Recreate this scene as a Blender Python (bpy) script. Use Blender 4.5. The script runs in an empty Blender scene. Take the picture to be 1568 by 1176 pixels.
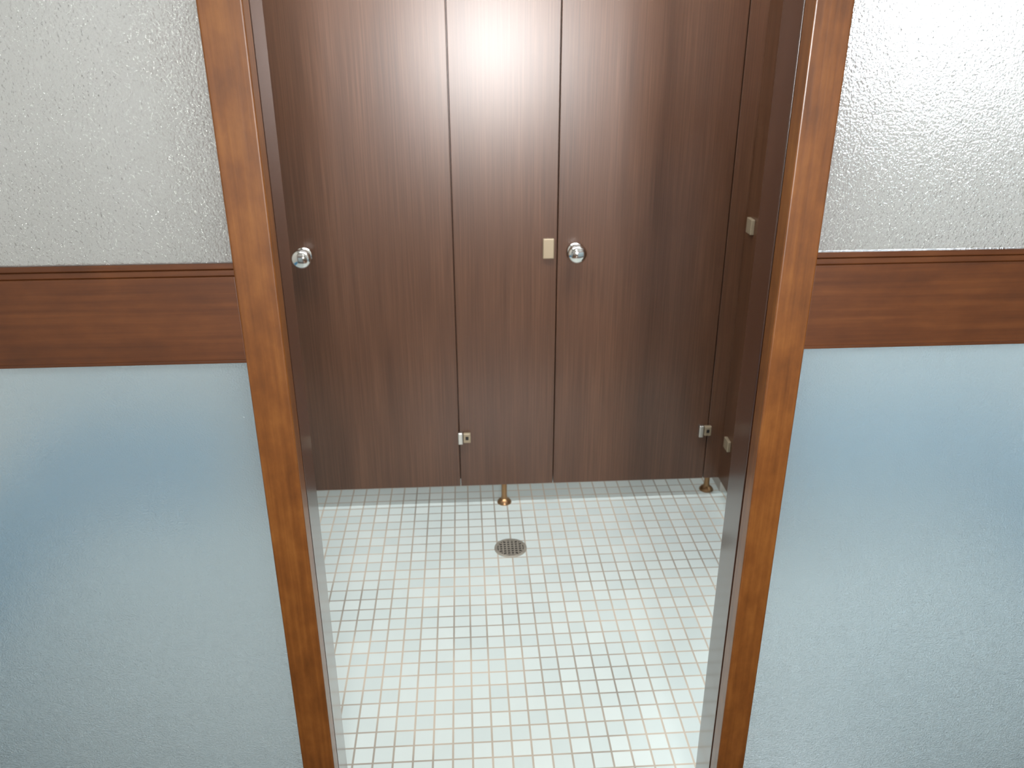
import bpy, math, bmesh
from mathutils import Vector, Matrix

S = bpy.context.scene
S.view_settings.view_transform = 'Standard'
S.view_settings.look = 'None'
S.view_settings.exposure = 0.0

def srgb(r, g, b):
    def c(v):
        v /= 255.0
        return v/12.92 if v <= 0.04045 else ((v+0.055)/1.055)**2.4
    return (c(r), c(g), c(b), 1.0)

# ---------------------------------------------------------------- materials
def new_mat(name):
    m = bpy.data.materials.new(name); m.use_nodes = True
    nt = m.node_tree
    for n in list(nt.nodes): nt.nodes.remove(n)
    out = nt.nodes.new('ShaderNodeOutputMaterial')
    b = nt.nodes.new('ShaderNodeBsdfPrincipled')
    nt.links.new(b.outputs[0], out.inputs[0])
    return m, nt, b, out

def N(nt, t, **kw):
    n = nt.nodes.new(t)
    for k, v in kw.items():
        if k in n.inputs: n.inputs[k].default_value = v
        else: setattr(n, k, v)
    return n

def plain(name, col, rough=0.5, metal=0.0, noise=0.04, scale=6, bump=0.0, coat=0):
    m, nt, b, o = new_mat(name)
    tc = N(nt, 'ShaderNodeTexCoord')
    no = N(nt, 'ShaderNodeTexNoise'); no.inputs['Scale'].default_value = scale; no.inputs['Detail'].default_value = 4
    nt.links.new(tc.outputs['Object'], no.inputs['Vector'])
    cr = N(nt, 'ShaderNodeValToRGB')
    cr.color_ramp.elements[0].position = 0.3; cr.color_ramp.elements[1].position = 0.7
    cr.color_ramp.elements[0].color = tuple(c*(1-noise) for c in col[:3])+(1,)
    cr.color_ramp.elements[1].color = tuple(min(1, c*(1+noise)) for c in col[:3])+(1,)
    nt.links.new(no.outputs['Fac'], cr.inputs[0]); nt.links.new(cr.outputs[0], b.inputs['Base Color'])
    b.inputs['Roughness'].default_value = rough; b.inputs['Metallic'].default_value = metal
    b.inputs['Coat Weight'].default_value = coat
    if bump:
        bp = N(nt, 'ShaderNodeBump'); bp.inputs['Strength'].default_value = bump; bp.inputs['Distance'].default_value = 0.001
        nt.links.new(no.outputs['Fac'], bp.inputs['Height']); nt.links.new(bp.outputs[0], b.inputs['Normal'])
    return m

def wood(name, cols, axis='Z', rough=0.35, fine=160, coat=0.0, coat_rough=0.1, bump=0.15, spec=0.5, mottled=0.0, dist=0.0006):
    """grain runs along axis"""
    m, nt, b, o = new_mat(name)
    tc = N(nt, 'ShaderNodeTexCoord')
    def mapped(s_across, s_along):
        mp = N(nt, 'ShaderNodeMapping')
        sc = [s_across]*3; sc['XYZ'.index(axis)] = s_along
        mp.inputs['Scale'].default_value = sc
        nt.links.new(tc.outputs['Object'], mp.inputs['Vector'])
        n = N(nt, 'ShaderNodeTexNoise'); n.inputs['Scale'].default_value = 1.0
        n.inputs['Detail'].default_value = 5; n.inputs['Roughness'].default_value = 0.6
        nt.links.new(mp.outputs[0], n.inputs['Vector']); return n
    n1 = mapped(fine, 3.0); n2 = mapped(14, 0.8)
    mx = N(nt, 'ShaderNodeMix'); mx.data_type = 'FLOAT'; mx.inputs[0].default_value = 0.40
    nt.links.new(n1.outputs['Fac'], mx.inputs[2]); nt.links.new(n2.outputs['Fac'], mx.inputs[3])
    src = mx.outputs[0]
    if mottled:
        n3 = mapped(22, 12)
        m2 = N(nt, 'ShaderNodeMix'); m2.data_type = 'FLOAT'; m2.inputs[0].default_value = mottled
        nt.links.new(src, m2.inputs[2]); nt.links.new(n3.outputs['Fac'], m2.inputs[3]); src = m2.outputs[0]
    cr = N(nt, 'ShaderNodeValToRGB')
    e = cr.color_ramp.elements
    e[0].position = 0.36; e[0].color = cols[0]; e[1].position = 0.64; e[1].color = cols[2]
    k = e.new(0.5); k.color = cols[1]
    nt.links.new(src, cr.inputs[0]); nt.links.new(cr.outputs[0], b.inputs['Base Color'])
    b.inputs['Roughness'].default_value = rough
    b.inputs['Specular IOR Level'].default_value = spec
    b.inputs['Coat Weight'].default_value = coat; b.inputs['Coat Roughness'].default_value = coat_rough
    if bump:
        bp = N(nt, 'ShaderNodeBump'); bp.inputs['Strength'].default_value = bump; bp.inputs['Distance'].default_value = dist
        nt.links.new(src, bp.inputs['Height']); nt.links.new(bp.outputs[0], b.inputs['Normal'])
    return m

LAM = (srgb(72,45,29), srgb(86,56,38), srgb(101,68,48))
M_lam = wood('laminate_walnut', LAM, 'Z', rough=0.30, fine=210, bump=0.0, spec=0.65)
ST = (srgb(92,52,18), srgb(120,71,27), srgb(142,90,39))
M_stile = wood('varnished_wood_vertical', ST, 'Z', rough=0.38, fine=120, coat=0.4, coat_rough=0.12, bump=0.6, mottled=0.45)
RA = (srgb(74,39,15), srgb(92,50,20), srgb(110,64,28))
M_rail = wood('varnished_wood_horizontal', RA, 'X', rough=0.4, fine=120, coat=0.3, coat_rough=0.2, bump=0.25, mottled=0.35)
JB = (srgb(52,28,18), srgb(63,36,24), srgb(75,44,29))
M_jamb = wood('lacquered_jamb_wood', JB, 'Z', rough=0.25, fine=110, coat=1.0, coat_rough=0.12, bump=0.05)
M_chrome = plain('chrome', (0.82,0.82,0.80,1), 0.12, 1.0, 0.02)
M_steel = plain('brushed_steel', (0.66,0.64,0.60,1), 0.35, 1.0, 0.05, 40)
M_grate = plain('worn_steel_grate', srgb(165,160,148), 0.35, 0.35, 0.1, 40)
M_beige = plain('latch_plate_beige', srgb(160,144,120), 0.4, 0.3, 0.04)
M_brass = plain('brass_leg', srgb(160,125,90), 0.3, 0.9, 0.05)
M_dark = plain('dark_rubber', srgb(28,24,22), 0.6)
M_wall = plain('wall_paint', srgb(206,202,194), 0.8, 0, 0.03, 4, 0.1)
M_ceil = plain('ceiling_board', srgb(225,225,220), 0.9, 0, 0.03, 4)
M_hallfloor = wood('hall_floor_boards', (srgb(90,62,40),srgb(110,76,48),srgb(130,92,60)), 'X', rough=0.35, fine=60)
M_alu = plain('window_frame_alu', srgb(150,150,148), 0.4, 0.8)

def tile_mat(name, size, mortar, c1, c2, g1, g2, swap=False):
    m, nt, b, o = new_mat(name)
    tc = N(nt, 'ShaderNodeTexCoord')
    mp = N(nt, 'ShaderNodeMapping'); mp.inputs['Location'].default_value = (0.012, 0.01, 0)
    if swap: mp.inputs['Rotation'].default_value = (math.radians(90), 0, 0)
    nt.links.new(tc.outputs['Object'], mp.inputs['Vector'])
    br = N(nt, 'ShaderNodeTexBrick'); br.offset = 0.0; br.squash = 1.0
    br.inputs['Scale'].default_value = 1.0
    br.inputs['Brick Width'].default_value = size; br.inputs['Row Height'].default_value = size
    br.inputs['Mortar Size'].default_value = mortar; br.inputs['Mortar Smooth'].default_value = 0.3
    br.inputs['Bias'].default_value = 0.0
    br.inputs['Color1'].default_value = c1; br.inputs['Color2'].default_value = c2
    nt.links.new(mp.outputs[0], br.inputs['Vector'])
    no = N(nt, 'ShaderNodeTexNoise'); no.inputs['Scale'].default_value = 2.2; no.inputs['Detail'].default_value = 3
    nt.links.new(tc.outputs['Object'], no.inputs['Vector'])
    cr = N(nt, 'ShaderNodeValToRGB')
    cr.color_ramp.elements[0].position = 0.36; cr.color_ramp.elements[0].color = g1
    cr.color_ramp.elements[1].position = 0.58; cr.color_ramp.elements[1].color = g2
    nt.links.new(no.outputs['Fac'], cr.inputs[0]); nt.links.new(cr.outputs[0], br.inputs['Mortar'])
    nt.links.new(br.outputs['Color'], b.inputs['Base Color'])
    rr = N(nt, 'ShaderNodeMapRange'); rr.inputs['To Min'].default_value = 0.22; rr.inputs['To Max'].default_value = 0.7
    nt.links.new(br.outputs['Fac'], rr.inputs['Value']); nt.links.new(rr.outputs[0], b.inputs['Roughness'])
    bp = N(nt, 'ShaderNodeBump'); bp.invert = True; bp.inputs['Strength'].default_value = 0.25; bp.inputs['Distance'].default_value = 0.001
    nt.links.new(br.outputs['Fac'], bp.inputs['Height']); nt.links.new(bp.outputs[0], b.inputs['Normal'])
    return m
M_tile = tile_mat('mosaic_tile_floor', 0.0475, 0.0028, srgb(206,217,215), srgb(217,226,223), srgb(152,145,134), srgb(200,187,170))
M_blue = tile_mat('blue_wall_tile', 0.0975, 0.003, srgb(64,138,180), srgb(76,148,188), srgb(190,200,205), srgb(200,206,210), True)

def glass_mat(name, bump_scale, bump_str, dist, diff, tint, rough, sheen_rough):
    m, nt, b, out = new_mat(name)
    nt.nodes.remove(b)
    tc = N(nt, 'ShaderNodeTexCoord')
    no = N(nt, 'ShaderNodeTexNoise'); no.inputs['Scale'].default_value = bump_scale; no.inputs['Detail'].default_value = 2
    nt.links.new(tc.outputs['Object'], no.inputs['Vector'])
    bp = N(nt, 'ShaderNodeBump'); bp.inputs['Strength'].default_value = bump_str; bp.inputs['Distance'].default_value = dist
    nt.links.new(no.outputs['Fac'], bp.inputs['Height'])
    rf = N(nt, 'ShaderNodeBsdfRefraction'); rf.inputs['Roughness'].default_value = rough; rf.inputs['IOR'].default_value = 1.3
    rf.inputs['Color'].default_value = (0.96,0.985,1.0,1)
    tr = N(nt, 'ShaderNodeBsdfTranslucent'); tr.inputs['Color'].default_value = tint
    di = N(nt, 'ShaderNodeBsdfDiffuse'); di.inputs['Color'].default_value = tint
    gl = N(nt, 'ShaderNodeBsdfGlossy'); gl.inputs['Roughness'].default_value = sheen_rough
    for n in (rf, gl): nt.links.new(bp.outputs[0], n.inputs['Normal'])
    a = N(nt, 'ShaderNodeMixShader'); a.inputs[0].default_value = 0.5
    nt.links.new(tr.outputs[0], a.inputs[1]); nt.links.new(di.outputs[0], a.inputs[2])
    c = N(nt, 'ShaderNodeMixShader'); c.inputs[0].default_value = diff
    nt.links.new(rf.outputs[0], c.inputs[1]); nt.links.new(a.outputs[0], c.inputs[2])
    fr = N(nt, 'ShaderNodeFresnel'); fr.inputs['IOR'].default_value = 1.5
    nt.links.new(bp.outputs[0], fr.inputs['Normal'])
    d = N(nt, 'ShaderNodeMixShader')
    nt.links.new(fr.outputs[0], d.inputs[0]); nt.links.new(c.outputs[0], d.inputs[1]); nt.links.new(gl.outputs[0], d.inputs[2])
    nt.links.new(d.outputs[0], out.inputs[0])
    return m
M_gl_up = glass_mat('hammered_glass', 290, 1.0, 0.0021, 0.33, srgb(218,218,215), 0.18, 0.05)
M_gl_lo = glass_mat('frosted_glass', 330, 0.8, 0.0012, 0.36, srgb(208,232,242), 0.24, 0.12)

# ---------------------------------------------------------------- helpers
def link(o, parent=None):
    S.collection.objects.link(o)
    if parent: o.parent = parent
    return o
def empty(name, loc=(0,0,0)):
    e = bpy.data.objects.new(name, None); e.empty_display_size = 0.1
    e.location = (0,0,0); S.collection.objects.link(e); return e
def boxes(name, lst, mat, parent=None, bevel=0.0):
    bm = bmesh.new()
    for (x0,x1,y0,y1,z0,z1) in lst:
        mtx = Matrix.Translation(((x0+x1)/2,(y0+y1)/2,(z0+z1)/2)) @ Matrix.Diagonal((abs(x1-x0),abs(y1-y0),abs(z1-z0),1))
        bmesh.ops.create_cube(bm, size=1.0, matrix=mtx)
    me = bpy.data.meshes.new(name); bm.to_mesh(me); bm.free()
    o = bpy.data.objects.new(name, me); link(o, parent); me.materials.append(mat)
    if bevel:
        md = o.modifiers.new('bevel','BEVEL'); md.width = bevel; md.segments = 3; md.limit_method = 'ANGLE'
    return o
def lathe(name, prof, mat, origin, axis='Z', parent=None, seg=40):
    bm = bmesh.new(); rings = []
    for r, h in prof:
        ring = []
        for i in range(seg):
            a = 2*math.pi*i/seg; x, y = r*math.cos(a), r*math.sin(a)
            p = Vector((x,y,h)) if axis == 'Z' else Vector((x,-h,y)) if axis=='-Y' else Vector((-h, x, y))
            ring.append(bm.verts.new(p+Vector(origin)))
        rings.append(ring)
    for a, b in zip(rings, rings[1:]):
        for i in range(seg):
            j = (i+1) % seg; bm.faces.new((a[i],a[j],b[j],b[i]))
    bm.faces.new(rings[0]); bm.faces.new(rings[-1])
    bmesh.ops.recalc_face_normals(bm, faces=bm.faces)
    me = bpy.data.meshes.new(name); bm.to_mesh(me); bm.free()
    for p in me.polygons: p.use_smooth = True
    o = bpy.data.objects.new(name, me); link(o, parent); me.materials.append(mat)
    md = o.modifiers.new('es','EDGE_SPLIT'); md.split_angle = math.radians(40)
    return o

# ---------------------------------------------------------------- room shell
XL, XR, YH, YD0, YD1, YB, H = -1.40, 1.90, -2.60, 1.20, 1.32, 3.80, 2.40
boxes('floor', [(XL-0.1,XR+0.1,YD0+0.0,YB+0.1,-0.06,0.0)], M_tile)
boxes('floor_hall', [(XL-0.1,XR+0.1,YH-0.1,YD0,-0.06,0.0)], M_hallfloor)
boxes('ceiling', [(XL-0.1,XR+0.1,YH-0.1,YB+0.1,H,H+0.08)], M_ceil)
boxes('wall_left', [(XL-0.1,XL,YH-0.1,YB+0.1,0,H)], M_wall)
SY0,SY1,SZ0,SZ1 = -1.40,-0.78,1.50,2.15
boxes('wall_right', [(XR,XR+0.1,YH-0.1,SY0,0,H),(XR,XR+0.1,SY1,YB+0.1,0,H),(XR,XR+0.1,SY0,SY1,0,SZ0),(XR,XR+0.1,SY0,SY1,SZ1,H)], M_wall)
WX0,WX1,WZ0,WZ1 = 1.20,1.72,1.44,2.05
boxes('wall_back', [(XL,XR,YB,YB+0.1,0,H),
    (XL,-0.69,2.64,2.74,0,H),
    (0.93,WX0,2.64,2.74,0,H),(WX1,XR,2.64,2.74,0,H),(WX0,WX1,2.64,2.74,0,WZ0),(WX0,WX1,2.64,2.74,WZ1,H)], M_wall)
DZ = 0.38
boxes('trim_2', [(XL+0.008,-0.85,2.632,2.64,0,DZ),(XL,XL+0.008,YD1,2.64,0,DZ),
                 (1.10,XR-0.008,2.632,2.64,0,DZ),(XR-0.008,XR,YD1,2.64,0,DZ)], M_blue)
HX0,HX1,HZ0,HZ1 = 0.0,0.54,1.16,1.78
boxes('wall_front', [(XL,HX0,YH-0.1,YH,0,H),(HX1,XR,YH-0.1,YH,0,H),(HX0,HX1,YH-0.1,YH,0,HZ0),(HX0,HX1,YH-0.1,YH,HZ1,H)], M_wall)

def window(name, x0,x1,z0,z1,y, ):
    f=0.03
    return boxes(name, [(x0,x0+f,y-0.04,y+0.04,z0,z1),(x1-f,x1,y-0.04,y+0.04,z0,z1),(x0+f,x1-f,y-0.04,y+0.04,z0,z0+f),
        (x0+f,x1-f,y-0.04,y+0.04,z1-f,z1)], M_alu, None, 0.002)
window('window_1', WX0,WX1,WZ0,WZ1,2.69)
window('window_2', HX0,HX1,HZ0,HZ1,YH-0.05)
f=0.03; xs=(XR+0.01, XR+0.09)
boxes('added_window', [xs+(SY0,SY0+f,SZ0,SZ1), xs+(SY1-f,SY1,SZ0,SZ1), xs+(SY0+f,SY1-f,SZ0,SZ0+f), xs+(SY0+f,SY1-f,SZ1-f,SZ1)], M_alu, None, 0.002)  # unseen window frame, added around the extra side light

def area(name, loc, rot, sx, sy, power, col, spread=None):
    l = bpy.data.lights.new(name,'AREA'); l.shape='RECTANGLE'; l.size=sx; l.size_y=sy; l.energy=power; l.color=col
    if spread: l.spread = math.radians(spread)
    o = bpy.data.objects.new(name,l); o.location=loc; o.rotation_euler=rot; S.collection.objects.link(o); return o
area('daylight_window_back', ((WX0+WX1)/2, 2.76,(WZ0+WZ1)/2), (math.radians(-90),0,0), WX1-WX0, WZ1-WZ0, 46, (0.86,0.94,1.0))
area('daylight_window_hall', ((HX0+HX1)/2, YH-0.12,(HZ0+HZ1)/2), (math.radians(90),0,0), HX1-HX0, HZ1-HZ0, 22, (1.0,0.98,0.97), 60)
area('added_side_light', (XR+0.12, (SY0+SY1)/2,(SZ0+SZ1)/2), (0,math.radians(90),0), SZ1-SZ0, SY1-SY0, 26, (0.90,0.96,1.0), 110)  # added light, put in for the bright reflection on the upper right pane
def lum(name, x, y, power, col, sx, sy):
    e = empty(name)
    boxes('housing', [(x-sx/2-0.02,x+sx/2+0.02,y-sy/2-0.02,y+sy/2+0.02,H-0.05,H)], M_ceil, e, 0.004)
    l = area('tube', (x,y,H-0.055), (0,0,0), sx, sy, power, col); l.parent = e
lum('ceiling_light', 0.1, 1.95, 38, (0.94,0.98,1.0), 1.8, 0.2)
lum('ceiling_light.001', 0.1, -0.6, 13, (1.0,0.96,0.9), 0.3, 1.2)
lum('added_cubicle_light', 0.1, 3.2, 26, (0.94,0.98,1.0), 1.4, 0.2)  # added lamp over the cubicles, brightens the floor below the panels

# ---------------------------------------------------------------- glazed doors
ZT = 2.02
RZ0, RZ1 = 1.131, 1.264
def glazed(name, x_in, x_st, x_far, sgn):
    e = empty(name)
    lo = lambda a,b: (min(a,b), max(a,b))
    def bx(xa,xb,*r): a,b = lo(xa,xb); return (a,b)+r
    boxes('stile', [bx(x_in,x_st,YD0,YD0+0.038,0.012,ZT), bx(x_far,x_far+sgn*0.06,YD0,YD0+0.038,0.012,ZT)], M_stile, e, 0.003)
    boxes('rail', [bx(x_st,x_far,YD0+0.006,YD0+0.034,RZ0,RZ1), bx(x_st,x_far,YD0+0.006,YD0+0.034,0.012,0.14), bx(x_st,x_far,YD0+0.006,YD0+0.034,ZT-0.07,ZT)], M_rail, e, 0.002)
    boxes('bead', [bx(x_st,x_far,YD0+0.009,YD0+0.031,RZ1,RZ1+0.009), bx(x_st,x_far,YD0+0.013,YD0+0.027,RZ1+0.009,RZ1+0.018),
                   bx(x_st,x_far,YD0+0.010,YD0+0.030,RZ0-0.006,RZ0)], M_rail, e, 0.0015)
    boxes('glass_upper', [bx(x_st,x_far,YD0+0.018,YD0+0.022,RZ1+0.018,ZT-0.07)], M_gl_up, e)
    boxes('glass_lower', [bx(x_st,x_far,YD0+0.018,YD0+0.022,0.14,RZ0-0.006)], M_gl_lo, e)
    return e
glazed('door_1', -0.279, -0.339, -1.30, -1)
glazed('door_2', 0.480, 0.535, 1.80, 1)
boxes('door_frame', [(-0.335,-0.279,YD0+0.039,YD1,0,ZT+0.005),(0.479,0.534,YD0+0.039,YD1,0,ZT+0.005),
                     (XL,XR,YD0-0.005,YD1,ZT+0.005,ZT+0.11)], M_jamb, None, 0.002)
boxes('trim_1', [(XL,XR,YD0+0.001,YD1-0.001,0.0,0.011)], M_rail, None, 0.002)
boxes('wall_header', [(XL,XR,YD0,YD1,ZT+0.11,H)], M_wall)

# ---------------------------------------------------------------- toilet partitions
PY, PT, PB, PH = 2.60, 0.035, 0.084, 2.05
part = empty('toilet_partition')
G=0.0015
boxes('panel_middle', [(-0.036+G,0.297-G,PY,PY+PT,PB,PH)], M_lam, part, 0.0015)
boxes('panel_right', [(0.848+G,0.93,PY,PY+PT,PB,PH)], M_lam, part, 0.0015)
boxes('panel_left', [(-0.69,-0.59-G,PY,PY+PT,PB,PH)], M_lam, part, 0.0015)
boxes('panel_return', [(0.905,0.93,2.12,PY-0.001,PB,PH)], M_lam, part, 0.0015)
boxes('panel_divider', [(0.12,0.145,PY+PT+0.001,YB,PB,PH)], M_lam, part, 0.0015)
boxes('door_stop', [(-0.06,-0.012,PY+PT+0.001,PY+PT+0.012,PB+0.01,PH),(0.273,0.321,PY+PT+0.001,PY+PT+0.012,PB+0.01,PH),
                    (0.824,0.872,PY+PT+0.001,PY+PT+0.012,PB+0.01,PH)], M_lam, part)
for i,(x,y) in enumerate([(0.121,2.617),(0.884,2.66),(-0.64,2.617)]):
    lathe('leg_%d'%(i+1), [(0.026,0),(0.026,0.004),(0.020,0.012),(0.012,0.018),(0.010,0.03),(0.010,PB+0.0)], M_brass, (x,y,0), 'Z', part)
boxes('strike_plate', [(0.250,0.286,PY-0.012,PY,0.917,0.982)], M_beige, part, 0.003)
boxes('hinge_leaf_return', [(0.893,0.905,2.515,2.56,1.0,1.048),(0.893,0.905,2.505,2.55,0.238,0.278)], M_beige, part, 0.002)

def cubicle_door(name, x0, x1, knob_x, hinge_x):
    e = empty(name)
    boxes('leaf', [(x0+G,x1-G,PY,PY+PT-0.001,PB,PH-0.0)], M_lam, e, 0.0015)
    lathe('knob', [(0.024,0),(0.026,0.004),(0.022,0.008),(0.012,0.012),(0.011,0.024),(0.022,0.030),(0.0290,0.038),(0.031,0.046),(0.028,0.055),(0.019,0.061),(0.001,0.063)],
          M_chrome, (knob_x,PY,0.94), '-Y', e)
    boxes('hinge', [(hinge_x-0.004,hinge_x+0.012,PY-0.016,PY,0.258,0.303)], M_steel, e, 0.003)
    boxes('hinge_cap', [(hinge_x+0.014,hinge_x+0.040,PY-0.014,PY,0.263,0.300)], M_beige, e, 0.003)
    boxes('hinge_screw', [(hinge_x+0.022,hinge_x+0.032,PY-0.016,PY-0.013,0.276,0.288)], M_dark, e)
cubicle_door('cubicle_door', -0.59, -0.036, -0.508, -0.036)
cubicle_door('cubicle_door.001', 0.297, 0.848, 0.356, 0.818)

# ---------------------------------------------------------------- floor drain
dr = empty('floor_drain')
DX, DY = 0.127, 2.323
lathe('rim', [(0.054,0.0),(0.054,0.002),(0.051,0.0035),(0.0445,0.0035),(0.0440,0.0015)], M_grate, (DX,DY,0), 'Z', dr)
lathe('well', [(0.0438,0.0012),(0.0438,0.0021)], M_dark, (DX,DY,0), 'Z', dr)
bars=[]
for i in range(-3,4):
    x=i*0.0125; h=math.sqrt(max(0,0.0425**2-x*x))
    bars.append((DX+x-0.0022,DX+x+0.0022,DY-h,DY+h,0.0021,0.0034))
    bars.append((DX-h,DX+h,DY+x-0.0022,DY+x+0.0022,0.0021,0.0033))
boxes('grate', bars, M_grate, dr)

# ---------------------------------------------------------------- world + camera
w = bpy.data.worlds.new('World'); S.world = w; w.use_nodes = True
w.node_tree.nodes['Background'].inputs[0].default_value = (0.75,0.85,1,1); w.node_tree.nodes['Background'].inputs[1].default_value = 0.6

cam = bpy.data.cameras.new('camera'); co = bpy.data.objects.new('camera', cam); S.collection.objects.link(co)
cam.sensor_width = 36; cam.lens = 29.1; cam.clip_start = 0.02
cam.dof.use_dof = True; cam.dof.focus_distance = 1.45; cam.dof.aperture_fstop = 6.3
R = Matrix.Rotation(math.radians(-3.3),4,'Z') @ Matrix.Rotation(math.radians(90-23.3),4,'X') @ Matrix.Rotation(math.radians(-0.21),4,'Z')
co.matrix_world = Matrix.Translation((0,0,1.6)) @ R
S.camera = co
